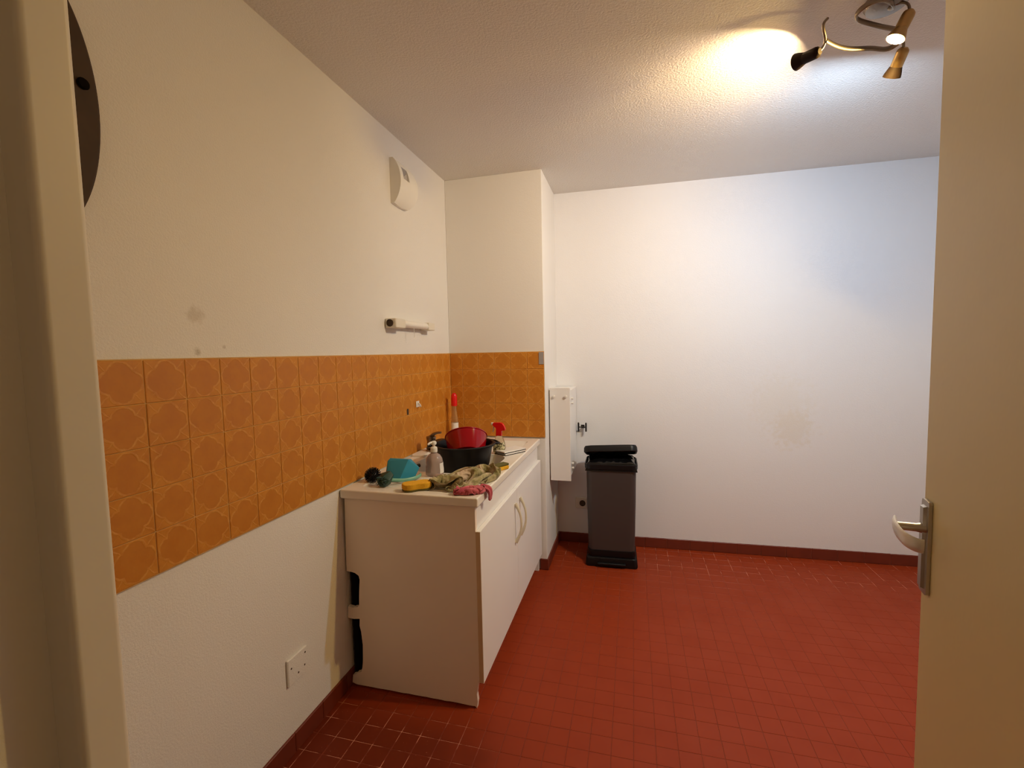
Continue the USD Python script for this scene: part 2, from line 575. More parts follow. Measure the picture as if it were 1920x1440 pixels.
wf = structure('wall_front', 'thin white partition with the doorway the camera looks through', 'wall')
JX, HX = 0.711, 1.60
part(wf, 'plaster', cat(box(0.0, JX - 0.03, 0.225, 0.29, 0, H), box(HX + 0.02, XR + 0.1, 0.225, 0.29, 0, H), box(JX - 0.03, HX + 0.02, 0.225, 0.29, 2.12, H)), 'wall', False)
hw = structure('wall_hall', 'walls of the dim hall behind the camera', 'wall')
part(hw, 'plaster', cat(box(-0.1, XR + 0.1, -1.15, -1.05, 0, H), box(2.3, 2.4, -1.05, 0.225, 0, H)), 'wall', False)

cl = structure('ceiling', 'white stippled ceiling lit by the spotlight', 'ceiling')
part(cl, 'plaster', box(-0.12, XR + 0.1, -1.15, 3.65, H, H + 0.1), 'ceiling', False)

# floor: small square terracotta tiles; the 300 largest in the picture are parts, the others one field
fl = structure('floor', 'worn red terracotta floor of small square tiles', 'floor')
part(fl, 'grout', box(-0.12, XR + 0.1, -1.15, 3.65, -0.1, -0.0012), 'floor_grout', False)
FP, FX0, FY0 = 0.0757, 0.0272, 1.4505


def project(p):
    q = np.array(p) - CAM
    w = q @ FWD
    return 960 + F_PX * (q @ RIGHT) / w, 720 - F_PX * (q @ UP) / w, w


proto = box(-FP / 2 + 0.0008, FP / 2 - 0.0008, -FP / 2 + 0.0008, FP / 2 - 0.0008, -0.006, 0.0, 0.0011)
seen, rest = [], []
for i in range(-1, 41):
    for j in range(-34, 26):
        c = np.array([FX0 + (i + 0.5) * FP, FY0 + (j + 0.5) * FP, 0.0])
        if c[0] > XR or c[1] < -1.0 or c[1] > 3.4:
            continue
        ok = False
        if c[1] > 0.6:
            u, v, w = project(c)
            ok = 0 < u < 1722 and 0 < v < 1450 and not (c[0] < 0.56 and c[1] > 1.64) and c[0] > 0.01
        (seen if ok else rest).append((c, project(c)[2] if ok else 9))
seen.sort(key=lambda s: s[1])


def tile_at(c):
    m = proto.copy()
    m.apply_translation(c + [0, 0, rng.uniform(-0.0005, 0.0)])
    return m


for c, w in seen[:300]:
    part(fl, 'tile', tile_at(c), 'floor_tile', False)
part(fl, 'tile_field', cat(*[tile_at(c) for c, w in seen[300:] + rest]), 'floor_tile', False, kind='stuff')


# skirting of 15 cm terracotta plinth tiles
def skirting(name, label, runs):
    b = structure(name, label, 'baseboard')
    for p0, p1, nrm, off, n_skip in runs:
        p0, p1, nrm = np.array(p0, float), np.array(p1, float), np.array(nrm, float)
        L = np.linalg.norm(p1 - p0)
        d = (p1 - p0) / L
        a = math.degrees(math.atan2(d[1], d[0]))
        s = off - 0.1505
        segs = []
        while s < L:
            s0, s1 = max(s, 0), min(s + 0.1505, L)
            if s1 - s0 > 0.008:
                segs.append((s0, s1))
            s += 0.1505
        side = 1 if np.cross(d, nrm) > 0 else -1
        for s0, s1 in segs:
            m = box(s0 + 0.001, s1 - 0.001, min(0.001, side * 0.009), max(0.001, side * 0.009), 0.001, 0.0702 + rng.uniform(-0.0008, 0.0008), 0.002)
            m.apply_transform(trimesh.transformations.rotation_matrix(math.radians(a), [0, 0, 1]))
            T(m, [*p0, 0])
            part(b, 'tile', m, 'plinth_tile', False)
        g = box(0, L, min(0, side * 0.006), max(0, side * 0.006), 0.0, 0.069, 0)
        g.apply_transform(trimesh.transformations.rotation_matrix(math.radians(a), [0, 0, 1]))
        part(b, 'grout', T(g, [*p0, 0]), 'plinth_grout', False)


skirting('baseboard_left', 'dark red terracotta skirting at the foot of the left wall', [((0, 0.3), (0, YC), (1, 0), 0.08, 0)])
skirting('baseboard_pillar', 'short red terracotta skirting round the foot of the pipe duct', [((0.585, YC), (XP + 0.009, YC), (0, -1), 0.06, 0), ((XP, YC), (XP, YB), (1, 0), 0.10, 0)])
skirting('baseboard_back', 'red terracotta skirting along the foot of the back wall', [((XP, yb(XP)), (XR, yb(XR)), (0, -1), 0.01, 0)])

# door frame on the left of the camera
tr = structure('trim_1', 'pale painted door jamb close to the camera on the left', 'door frame')
r = 0.006
arc = lambda cx, cy, a0, a1: [(cx + r * math.cos(math.radians(a)), cy + r * math.sin(math.radians(a))) for a in np.linspace(a0, a1, 7)]
prof = [(JX - 0.09, 0.262)] + arc(JX - r, 0.262 + r, -90, 0) + arc(JX - r, 0.300 - r, 0, 90) + [(JX - 0.028, 0.300), (JX - 0.028, 0.292), (JX - 0.09, 0.292)]
part(tr, 'jamb', prism(prof, 2.12, 'z', 0.0), 'jamb_paint', 40)
part(tr, 'architrave', box(JX - 0.14, JX - 0.05, 0.212, 0.262, 0, 2.12, 0.008), 'jamb_paint', 40)

# open door leaf on the right, with its lever handle
PHI = math.radians(10)
E = np.array([1.7285, 1.0816])
tv = np.array([-math.sin(PHI), -math.cos(PHI)])      # from the latch edge towards the hinge
nv = np.array([-math.cos(PHI), math.sin(PHI)])       # out of the face we see


def leaf(s, n, z):
    q = E + tv * s + nv * n
    return np.array([q[0], q[1], z])


def leaf_xf(mesh):
    """mesh given in (s, n, z) door coordinates"""
    v = mesh.vertices
    mesh.vertices = np.c_[E + v[:, :1] * tv + v[:, 1:2] * nv, v[:, 2]]
    if np.cross(tv, nv) < 0:
        mesh.invert()
    return mesh


dr = structure('door_1', 'plain cream painted door standing open on the right with an aluminium lever handle', 'door')
part(dr, 'leaf', leaf_xf(box(0, 0.83, -0.04, 0.0, 0.008, 2.06, 0.003)), 'door_paint', False)
pl = Polygon(rrect(0.036, 0.186, 0.006)).buffer(0)
plate = prism(pl, 0.006, 'y', 0.0)
plate.vertices = plate.vertices + [0.026, 0.0005, 0.998]
hp = part(dr, 'handle', leaf_xf(plate), 'alu', 30, label='brushed aluminium lever handle on a long plate')
cover = trimesh.creation.box([0.022, 0.012, 0.17])
cover.vertices = cover.vertices * np.where(cover.vertices[:, 1:2] > 0, [[0.7, 1, 0.94]], [[1, 1, 1]]) + [0.026, 0.006, 0.998]
part(hp, 'plate_ridge', leaf_xf(cover), 'alu', False)
part(hp, 'neck', leaf_xf(tube([(0.026, 0.004, 1.035), (0.026, 0.02, 1.035), (0.026, 0.05, 1.035)], [0.012, 0.0085, 0.0085])), 'alu', 30)
lev = spline([(0.010, 0.049, 1.037), (0.030, 0.054, 1.036), (0.055, 0.054, 1.030), (0.075, 0.048, 1.024), (0.086, 0.036, 1.020), (0.088, 0.026, 1.019)], 26)
part(hp, 'lever', leaf_xf(tube(lev, 0.0135, 12, 0.28, up=(0, 0, 1))), 'bright_alu', 40, label='polished lever of the door handle')

# ------------------------------------------------------------------ sink cabinet
CX, CY0, CY1, CZ = 0.580, 1.62, 2.805, 0.812
cab = thing('sink_cabinet', 'white two-door kitchen base unit under the sink with rough cut-outs in its side', 'cabinet')
side = [(0.012, CZ), (0.006, 0.50), (0.026, 0.499), (0.045, 0.496), (0.062, 0.486), (0.066, 0.47), (0.060, 0.40), (0.058, 0.358), (0.050, 0.350), (0.036, 0.348), (0.030, 0.344), (0.005, 0.347),
        (0.002, 0.297), (0.030, 0.296), (0.058, 0.300), (0.056, 0.27), (0.062, 0.245), (0.067, 0.19), (0.065, 0.124), (0.061, 0.09), (0.054, 0.066), (0.034, 0.060), (0.030, 0.052), (0.014, 0.048), (0.010, 0.014)]
bx = np.linspace(0.03, 0.56, 34)
side += [(x, 0.006 + 0.005 * meshkit.noise(np.array([x * 37, 0.3, 0.7]))) for x in bx] + [(0.567, 0.001), (0.571, 0.03), (0.568, 0.06), (0.574, 0.10), (CX, 0.12), (CX, CZ)]
part(cab, 'side_panel', prism(side, 0.018, 'y', CY0), 'side_board', False, label='beige side panel with ragged pipe cut-outs at the wall')
part(cab, 'side_panel', box(0.012, CX, CY1 - 0.018, CY1, 0.001, CZ, 0.001), 'laminate', False)
part(cab, 'shade_panel', box(0.0095, 0.0145, CY0 + 0.0185, CY1 - 0.0185, 0.002, CZ - 0.001), 'shade_board', False, label='near-black sheet that paints the shade behind the cut-outs')  # added sheet: its colour stands in for the dark behind the cut-outs
part(cab, 'bottom_panel', box(0.080, CX - 0.002, CY0 + 0.018, CY1 - 0.018, 0.11, 0.128), 'laminate', False)
part(cab, 'plinth', box(0.505, 0.520, CY0 + 0.018, CY1 - 0.018, 0.001, 0.109), 'laminate', False)
part(cab, 'front_rail', box(CX - 0.018, CX - 0.0005, CY0 + 0.0185, CY1 - 0.0185, 0.66, CZ, 0.001), 'laminate', False)
YS = 2.192
for y0, y1, yh in ((CY0 - 0.001, YS - 0.0015, 2.147), (YS + 0.0015, CY1, 2.247)):
    d = part(cab, 'door', box(CX + 0.0005, CX + 0.0195, y0, y1, 0.108, 0.716, 0.0012), 'laminate', False)
    part(d, 'edge_strip', box(CX + 0.001, CX + 0.0185, y0 - 0.0012, y0 + 0.001, 0.110, 0.714), 'edge_band', False)
    hx = CX + 0.0195
    za, zb_ = 0.458, 0.652
    zz = np.linspace(za, zb_, 26)
    tt = (zz - za) / (zb_ - za) * 2 - 1
    xx = hx + 0.002 + 0.030 * (1 - np.abs(tt) ** 2.2)
    arcpts = np.c_[xx, np.full(26, yh), zz]
    part(d, 'handle', tube(arcpts, 0.0048 + 0.004 * np.abs(tt) ** 3, 10, 1.2, up=(0, 1, 0)), 'cream_plastic', 40, label='cream bow handle')

# sink top: rolled rim, drainer with grooves, oval bowl, small rinse bowl and tap ledge
SX0, SX1, SY0, SY1, SZ0, SZ = 0.003, 0.598, 1.602, 2.8125, 0.814, 0.852
slab = to_man(rbox(SX0, SX1, SY0, SY1, SZ0, SZ, 0.007))


def basin_cut(x0, x1, y0, y1, depth, r, draft=0.02):
    w, d = x1 - x0, y1 - y0
    cs = [ring(w + 0.008, d + 0.008, r + 0.004, SZ + 0.001), ring(w, d, r, SZ - min(0.004, depth * 0.5)), ring(w - draft, d - draft, r - draft / 2, SZ - depth * 0.84), ring(w - draft - 0.02, d - draft - 0.02, r - draft / 2 - 0.008, SZ - depth)]
    return T(loft(cs[::-1]), [(x0 + x1) / 2, (y0 + y1) / 2, 0])


BOWL = (0.108, 0.522, 1.928, 2.33)
shell = to_man(T(loft([ring(BOWL[1] - BOWL[0] + 0.02, BOWL[3] - BOWL[2] + 0.02, 0.11, 0.765), ring(BOWL[1] - BOWL[0] + 0.02, BOWL[3] - BOWL[2] + 0.02, 0.11, SZ0 + 0.004)]), [(BOWL[0] + BOWL[1]) / 2, (BOWL[2] + BOWL[3]) / 2, 0]))
shell2 = to_man(T(loft([ring(0.32, 0.29, 0.03, 0.79), ring(0.32, 0.29, 0.03, SZ0 + 0.004)]), [0.395, 2.58, 0]))
sink = slab + shell + shell2
sink = sink - to_man(basin_cut(*BOWL, 0.077, 0.10))
sink = sink - to_man(basin_cut(0.25, 0.543, 2.45, 2.71, 0.045, 0.022, 0.05))
sink = sink - to_man(basin_cut(0.07, 0.53, 1.655, 1.835, 0.005, 0.03, 0.012))
ledge = to_man(rbox(0.018, 0.098, 2.20, 2.47, SZ - 0.02, SZ + 0.014, 0.01))
sink = sink + ledge
st = thing('kitchen_sink', 'cream ceramic sink top with draining board and bowl on the white base unit', 'sink')
part(st, 'slab', to_tri(sink), 'sink', 30)
for k in range(5):
    yy = 1.675 + k * 0.032
    part(st, 'drainer_rib', rbox(0.10, 0.50, yy, yy + 0.010, SZ - 0.009, SZ - 0.0025, 0.003, 8), 'sink', 40)
part(st, 'drain', T(lathe([(0, 0.0), (0.035, 0.0), (0.04, 0.002), (0.04, -0.004), (0, -0.004)], 32), [0.47, 2.03, SZ - 0.076]), 'chrome', 40, label='metal drain in the bowl')

# ------------------------------------------------------------------ things on the sink
tp = thing('tap', 'dull metal tap standing on the sink ledge behind the pump bottle', 'tap', (0.092, 2.300, SZ + 0.013))
part(tp, 'body', lathe([(0, 0), (0.030, 0), (0.030, 0.006), (0.024, 0.012), (0.023, 0.060), (0.026, 0.066), (0.026, 0.080), (0, 0.088)], 32), 'chrome', 40)
part(tp, 'lever', tube(spline([(0.0, 0, 0.080), (0.018, -0.003, 0.094), (0.062, -0.006, 0.104)], 12), np.linspace(0.016, 0.010, 12), 10, 0.6), 'chrome', 40)
part(tp, 'spout', tube(spline([(0.012, 0, 0.045), (0.06, -0.005, 0.062), (0.11, -0.012, 0.058), (0.135, -0.015, 0.042)], 20), 0.010, 12), 'chrome', 40)

BC = (0.350, 2.125)
wb_ = thing('washing_up_basin', 'round black plastic washing-up basin standing in the sink bowl', 'basin', (*BC, SZ - 0.0765))
hgt = 0.178
part(wb_, 'bowl', lathe([(0, 0), (0.095, 0), (0.103, 0.004), (0.126, 0.08), (0.143, hgt - 0.012), (0.157, hgt - 0.010), (0.158, hgt - 0.003), (0.154, hgt), (0.143, hgt - 0.001), (0.137, hgt - 0.02), (0.118, 0.07), (0.098, 0.008), (0, 0.006)], 64), 'black_plastic', 40)
for s in (-1, 1):
    pts = spline([(s * 0.150, -0.045, hgt - 0.008), (s * 0.176, -0.028, hgt - 0.012), (s * 0.181, 0, hgt - 0.014), (s * 0.176, 0.028, hgt - 0.012), (s * 0.150, 0.045, hgt - 0.008)], 20)
    hm = tube(pts, 0.006, 10, 0.7, up=(0, 0, 1))
    hm.apply_transform(trimesh.transformations.rotation_matrix(math.radians(35), [0, 0, 1]))
    part(wb_, 'handle', hm, 'black_plastic', 40)

rb = thing('plastic_bowl', 'glossy dark red plastic bowl lying tilted in the black basin', 'bowl')
bowl = lathe([(0, 0), (0.076, 0), (0.086, 0.006), (0.096, 0.05), (0.104, 0.098), (0.107, 0.100), (0.107, 0.104), (0.102, 0.105), (0.092, 0.05), (0.081, 0.011), (0, 0.008)], 64)
bowl.apply_transform(trimesh.transformations.rotation_matrix(math.radians(-13), [0, 1, 0]))
bowl.apply_transform(trimesh.transformations.rotation_matrix(math.radians(-36), [1, 0, 0]))
part(rb, 'shell', T(bowl, [0.370, 2.108, 0.892]), 'red_plastic', 40)
lug = tube(spline([(0.075, 0, 0.0), (0.118, -0.012, 0.0), (0.130, 0, 0.0), (0.118, 0.012, 0.0), (0.075, 0.0, 0.002)], 18), 0.004, 8)

pb = thing('pump_bottle', 'clear pinkish soap bottle with a white pump in front of the black basin', 'bottle', (0.298, 1.884, SZ + 0.0003))
part(pb, 'bottle', lathe([(0, 0), (0.034, 0), (0.0395, 0.004), (0.0405, 0.02), (0.038, 0.045), (0.0385, 0.062), (0.036, 0.076), (0.026, 0.092), (0.015, 0.099), (0.0135, 0.108), (0, 0.108)], 48), 'soap_bottle', 40)
part(pb, 'collar', lathe([(0, 0.106), (0.0155, 0.106), (0.0155, 0.124), (0.012, 0.128), (0.006, 0.129), (0, 0.129)], 32), 'white_plastic', 35)
pm = lathe([(0, 0.128), (0.0055, 0.128), (0.0055, 0.137), (0.0115, 0.139), (0.0125, 0.143), (0.0125, 0.149), (0.008, 0.154), (0, 0.155)], 32)
pm = cat(pm, tube(spline([(0.0, 0, 0.146), (-0.012, -0.018, 0.147), (-0.016, -0.027, 0.142)], 10), np.linspace(0.006, 0.0042, 10), 10))
part(pb, 'pump_head', pm, 'white_plastic', 40)
lb = []
for a in np.linspace(-30, 35, 14):
    for z in (0.012, 0.028, 0.044, 0.058):
        rr = 0.0412 - 0.0018 * (z > 0.035)
        lb.append((rr * math.cos(math.radians(a)), rr * math.sin(math.radians(a)), z))
part(pb, 'label', sheet(np.array(lb).reshape(14, 4, 3), 0.0004), 'pad_white', True, label='white label strip on the side of the soap bottle')

sp = thing('spray_bottle', 'clear spray bottle with a red trigger head and a floral label', 'bottle', (0.463, 2.362, SZ), 0)
part(sp, 'bottle', loft([np.c_[rrect(w, w * 0.8, w * 0.3), np.full(32, z)] for w, z in ((0.060, 0.0), (0.064, 0.004), (0.066, 0.03), (0.060, 0.058), (0.044, 0.082), (0.030, 0.096), (0.026, 0.100))]), 'clear_bottle', 45)
lab = []
for z in np.linspace(0.010, 0.062, 6):
    w = np.interp(z, (0.0, 0.03, 0.058, 0.082), (0.066, 0.0675, 0.0615, 0.0455))
    p = rrect(w, w * 0.8, w * 0.3)
    lab.append(np.c_[p[17:], np.full(15, z)])
part(sp, 'label', sheet(np.array(lab).transpose(1, 0, 2), 0.0006), 'floral', True, label='floral printed label')
hd = [(-0.012, 0.098), (0.013, 0.098), (0.014, 0.125), (0.022, 0.128), (0.033, 0.128), (0.034, 0.134), (0.028, 0.150), (0.020, 0.161), (0.008, 0.166), (-0.027, 0.165), (-0.030, 0.158), (-0.028, 0.152), (-0.016, 0.144), (-0.011, 0.134)]
hm = to_man(prism(Polygon(hd).buffer(0.002), 0.022, 'y', -0.011))
part(sp, 'trigger_head', to_tri(hm), 'red_cap', 35, label='red spray head')
part(sp, 'nozzle', box(-0.043, -0.030, -0.007, 0.007, 0.153, 0.167, 0.002), 'white_plastic', False)
part(sp, 'trigger', tube(spline([(-0.024, 0, 0.153), (-0.030, 0, 0.140), (-0.031, 0, 0.126), (-0.035, 0, 0.116)], 12), 0.004, 8), 'aged_plastic', 40)

cb = thing('capped_bottle', 'slim clear bottle with a red cap standing in the tiled corner', 'bottle', (0.068, 2.71, SZ), 0)
part(cb, 'bottle', lathe([(0, 0), (0.021, 0), (0.0225, 0.003), (0.0225, 0.115), (0.019, 0.150), (0.0145, 0.185), (0.0125, 0.222), (0, 0.222)], 32), 'clear_bottle', 40)
part(cb, 'label', lathe([(0.0229, 0.045), (0.0232, 0.045), (0.0232, 0.108), (0.0229, 0.108), (0.0229, 0.045)], 32), 'pad_white', 30, label='white paper label')
part(cb, 'cap', lathe([(0, 0.214), (0.0185, 0.214), (0.0195, 0.218), (0.0195, 0.262), (0.0180, 0.280), (0.012, 0.292), (0.005, 0.296), (0, 0.2965)], 32), 'red_cap', 40, label='rounded red cap')

# white pad with dark edges: two stacked flat pads
pd = thing('scouring_pad', 'flat white pad with dark edges stacked double beside the spray bottle', 'pad', (0.520, 2.385, SZ + 0.0005), 57)
part(pd, 'pad', box(-0.075, 0.07, -0.042, 0.042, 0.003, 0.010, 0.001), 'pad_white', False)
part(pd, 'backing', box(-0.076, 0.071, -0.043, 0.043, 0.0, 0.003, 0.0008), 'pad_dark', False, label='dark backing')
t2 = box(-0.08, 0.075, -0.040, 0.044, 0.0135, 0.0215, 0.001)
t3 = box(-0.081, 0.076, -0.041, 0.045, 0.0102, 0.0135, 0.0008)
part(pd, 'pad', t2, 'pad_white', False)
part(pd, 'backing', t3, 'pad_dark', False)


def figure_eight(L, W, waist, n=48):
    out = []
    for t in np.linspace(0, 2 * PI, n, endpoint=False):
        x = L / 2 * np.sign(math.cos(t)) * abs(math.cos(t)) ** 0.7
        y = W / 2 * np.sign(math.sin(t)) * abs(math.sin(t)) ** 0.7 * (1 - waist * math.exp(-(x / (L * 0.16)) ** 2))
        out.append((x, y))
    return np.array(out)


def sponge_mesh(L, W, z0, z1, waist, rnd=0.004):
    p = figure_eight(L, W, waist)
    secs = []
    for z, s in ((z0, 0.95), (z0 + rnd, 1.0), (z1 - rnd, 1.0), (z1 - 0.001, 0.965), (z1, 0.93)):
        secs.append(np.c_[p * s, np.full(len(p), z)])
    return loft(secs)


sg = thing('sponge', 'yellow figure-eight sponge with a dark scouring side on the drainer edge', 'sponge', (0.320, 1.662, SZ + 0.0005), 37)
part(sg, 'foam', sponge_mesh(0.118, 0.070, 0.008, 0.030, 0.22), 'sponge', 50)
part(sg, 'scourer', sponge_mesh(0.116, 0.068, 0.0, 0.0085, 0.22, 0.002), 'scourer', 50, label='dark green scouring side')
sg2 = thing('sponge', 'small worn sponge half hidden behind the dishcloth at the sink front', 'sponge', (0.566, 2.022, SZ + 0.0005), 60)
part(sg2, 'foam', box(-0.04, 0.04, -0.02, 0.02, 0.0, 0.018, 0.004), 'sponge', False)
part(sg2, 'scourer', box(-0.04, 0.04, -0.02, 0.02, 0.018, 0.028, 0.003), 'scourer', False, label='olive scouring side')

# black dish brush lying behind the teal container
bb = thing('dish_brush', 'black round dish brush with stiff bristles lying on the drainer', 'brush')
bc = np.array([0.075, 1.738, SZ + 0.026])
head = trimesh.creation.icosphere(3, 0.024)
head.vertices = head.vertices * [1, 1, 0.95] + bc
part(bb, 'head', head, 'black_plastic', True)
br = []
for k in range(150):
    zc = 1 - 2 * (k + 0.5) / 150
    a = k * PI * (3 - math.sqrt(5))
    d = np.array([math.sqrt(1 - zc * zc) * math.cos(a), math.sqrt(1 - zc * zc) * math.sin(a), zc])
    L = min(0.036, (bc[2] - SZ - 0.0005) / max(-d[2], 1e-6)) if d[2] < 0 else 0.036
    br.append(tube([bc + d * 0.02, bc + d * max(L, 0.021)], [0.0022, 0.0016], 5))
part(bb, 'bristles', cat(*br), 'black_plastic', 40, kind='stuff')
part(bb, 'handle', tube(spline([bc + [0.006, 0.02, -0.006], (0.098, 1.82, SZ + 0.013), (0.128, 1.90, SZ + 0.010), (0.153, 1.965, SZ + 0.009), (0.166, 2.000, SZ + 0.010)], 24), np.r_[np.linspace(0.006, 0.0065, 18), np.linspace(0.007, 0.009, 6)], 10), 'black_plastic', 40)

gb = thing('dish_brush', 'dark green dish brush with a curved mint handle at the near corner of the sink', 'brush')
hc = np.array([0.158, 1.690, SZ])
hd_ = [hc + q for q in np.array([(-0.006, -0.020, 0.004), (0.012, -0.018, 0.004), (0.016, 0.014, 0.006), (-0.014, 0.016, 0.006), (-0.028, -0.006, 0.022), (0.026, -0.010, 0.026), (0.030, 0.016, 0.040), (0.016, 0.018, 0.054), (-0.018, 0.018, 0.044), (0.004, -0.014, 0.040)])]
hm = m3.Manifold.batch_hull([m3.Manifold.sphere(0.0045, 12).translate(list(map(float, q))) for q in hd_])
part(gb, 'head', to_tri(hm), 'dark_green', 40)
tuft = []
for k in range(60):
    a, b = rng.uniform(-0.022, 0.02), rng.uniform(0.008, 0.042)
    p = hc + [a, -0.014, b]
    tuft.append(tube([p, p + [rng.uniform(-0.006, 0.002), -0.012, rng.uniform(-0.006, 0.002)]], [0.0016, 0.0012], 4))
part(gb, 'bristles', cat(*tuft), 'dark_green', 40, kind='stuff')
part(gb, 'handle', tube(spline([hc + [0.012, 0.012, 0.022], (0.205, 1.735, SZ + 0.012), (0.238, 1.772, SZ + 0.009), (0.254, 1.83, SZ + 0.012), (0.250, 1.838, SZ + 0.012)], 30), 0.0075, 12, 0.7, up=(0, 0, 1)), 'mint', 40, label='curved mint green handle')

# teal angular container on its side
tl = thing('plastic_scoop', 'teal blue angular plastic scoop propped up between the two dish brushes', 'scoop')
front = [(0.116, 1.782, 0.882), (0.121, 1.792, 0.929), (0.128, 1.800, 0.938), (0.213, 1.800, 0.936), (0.190, 1.757, 0.856), (0.148, 1.752, 0.855), (0.130, 1.757, 0.857)]
right = [(0.243, 1.835, 0.893), (0.232, 1.815, 0.860)]
back = [(0.130, 1.822, 0.932), (0.208, 1.832, 0.930), (0.238, 1.846, 0.892)]
hm = m3.Manifold.batch_hull([m3.Manifold.sphere(0.0035, 14).translate(list(map(float, q))) for q in front + right + back])
part(tl, 'body', to_tri(hm), 'teal', 28)


# crumpled cloths: a sheet pushed together until it buckles, solved as particles that keep their distances
def crumpled(nu, nv, Lu, Lv, Bu, Bv, zmax, seed, waves, iters=150, gap=0.010, grav=0.00004):
    from scipy.spatial import cKDTree
    r = np.random.default_rng(seed)
    U, V = np.meshgrid(np.linspace(-0.5, 0.5, nu), np.linspace(-0.5, 0.5, nv), indexing='ij')
    n = nu * nv
    q = np.stack([U * 3.1, V * 2.3, U * 0], -1)
    f1, f2, f3 = (meshkit.fbm(q * k + 10 * k, 3, seed + j) - 0.5 for j, k in enumerate((1.0, 1.3, 2.2)))
    ph = 2 * PI * (waves * V + 1.3 * f1 + 0.35 * U)
    P = np.stack([U * Bu * 0.9 + 0.05 * f2, V * Bv * 0.9 + 0.012 * np.sin(ph) + 0.03 * f3, 0.5 * zmax * (1 + np.cos(ph)) * (0.55 + f2) + 0.03 * np.abs(f3) + 0.002], -1).reshape(n, 3)
    P += r.normal(0, 0.0006, P.shape)
    idx = np.arange(n).reshape(nu, nv)
    du, dv = Lu / (nu - 1), Lv / (nv - 1)
    sets = []
    for st, w in ((1, 1.0), (2, 0.5), (5, 0.5)):
        for off in range(2 * st):
            A, B = idx[:-st, :][np.arange(nu - st) % (2 * st) == off].ravel(), idx[st:, :][np.arange(nu - st) % (2 * st) == off].ravel()
            sets.append((A, B, du * st, w))
            A, B = idx[:, :-st][:, np.arange(nv - st) % (2 * st) == off].ravel(), idx[:, st:][:, np.arange(nv - st) % (2 * st) == off].ravel()
            sets.append((A, B, dv * st, w))
    for k in range(2):
        dl = math.hypot(du, dv)
        sets.append((idx[k:-1:2, :-1].ravel(), idx[k + 1::2, 1:].ravel(), dl, 0.3))
        sets.append((idx[k + 1::2, :-1].ravel(), idx[k:-1:2, 1:].ravel(), dl, 0.3))
    uv = np.c_[np.repeat(np.arange(nu), nv), np.tile(np.arange(nv), nu)]
    vel = np.zeros_like(P)
    for it in range(iters):
        old = P.copy()
        P = P + np.clip(vel, -0.002, 0.002) * 0.9 - [0, 0, grav]
        for _ in range(3):
            for A, B, L, w in sets:
                d = P[B] - P[A]
                l = np.linalg.norm(d, axis=1, keepdims=True) + 1e-9
                c = np.where(l > L, 0.5, 0.5 * w if L < 1.5 * du else 0.5 * w * (l < 0.80 * L)) * (l - L) / l * d
                if w < 1:
                    c *= 0.6
                P[A] += c
                P[B] -= c
        if it % 6 == 0:
            pr = cKDTree(P).query_pairs(gap, output_type='ndarray')
            if len(pr):
                far = np.abs(uv[pr[:, 0]] - uv[pr[:, 1]]).max(1) > 2
                pr = pr[far]
                d = P[pr[:, 1]] - P[pr[:, 0]]
                l = np.linalg.norm(d, axis=1, keepdims=True) + 1e-9
                c = 0.25 * (gap - l) / l * d
                np.add.at(P, pr[:, 0], -c)
                np.add.at(P, pr[:, 1], c)
        e = (np.abs(P[:, 0] / (Bu / 2)) ** 4 + np.abs(P[:, 1] / (Bv / 2)) ** 4) ** 0.25
        k = np.where(e > 1, 1 + (1 / e - 1) * 0.5, 1.0)
        P[:, :2] *= k[:, None]
        P[:, 2] = np.clip(P[:, 2], 0.0022, None)
        hi = P[:, 2] > zmax
        P[hi, 2] = zmax + (P[hi, 2] - zmax) * 0.7
        vel = P - old
    G_ = P.reshape(nu, nv, 3)
    from scipy.ndimage import zoom
    G_ = np.stack([zoom(G_[..., k], 2, order=3) for k in range(3)], -1)
    G_[..., 2] = np.maximum(G_[..., 2], 0.0015)
    return G_


def lay(Gd, cx, cy, ang):
    c, s_ = math.cos(ang), math.sin(ang)
    return np.stack([cx + Gd[..., 0] * c - Gd[..., 1] * s_, cy + Gd[..., 0] * s_ + Gd[..., 1] * c, SZ + Gd[..., 2]], -1)


dc = thing('dishcloth', 'crumpled grey-green and beige dishcloth piled in front of the black basin', 'cloth')
part(dc, 'fabric', sheet(lay(crumpled(62, 60, 0.40, 0.38, 0.315, 0.165, 0.075, 9, 3.4, gap=0.012), 0.480, 1.800, math.radians(58)), 0.0018), 'dishcloth', True)

pc = thing('dishcloth', 'crumpled pink dishcloth hanging over the front corner of the sink', 'cloth')
part(pc, 'fabric', sheet(lay(crumpled(46, 40, 0.20, 0.17, 0.125, 0.062, 0.028, 12, 2.0, gap=0.006), 0.550, 1.652, math.radians(30)), 0.0016), 'pink_cloth', True)
n_, m_ = 40, 14
u, v = np.meshgrid(np.linspace(0, 1, n_), np.linspace(0, 1, m_), indexing='ij')
drop = spline([(0.575, 0, SZ + 0.016), (0.598, 0, SZ + 0.013), (0.612, 0, SZ + 0.004), (0.616, 0, SZ - 0.012), (0.613, 0, SZ - 0.028)], n_)
P4 = np.stack([drop[:, None, 0] + 0.004 * np.sin(v * 14 + u * 3), 1.698 + 0.055 * (v - 0.5) * (1 - 0.45 * u) + 0.012 * u, drop[:, None, 2] + 0.004 * np.cos(v * 14) - 0.012 * u * np.sin(PI * v)], -1)
part(pc, 'hanging_end', sheet(P4, 0.003), 'pink_cloth', True)

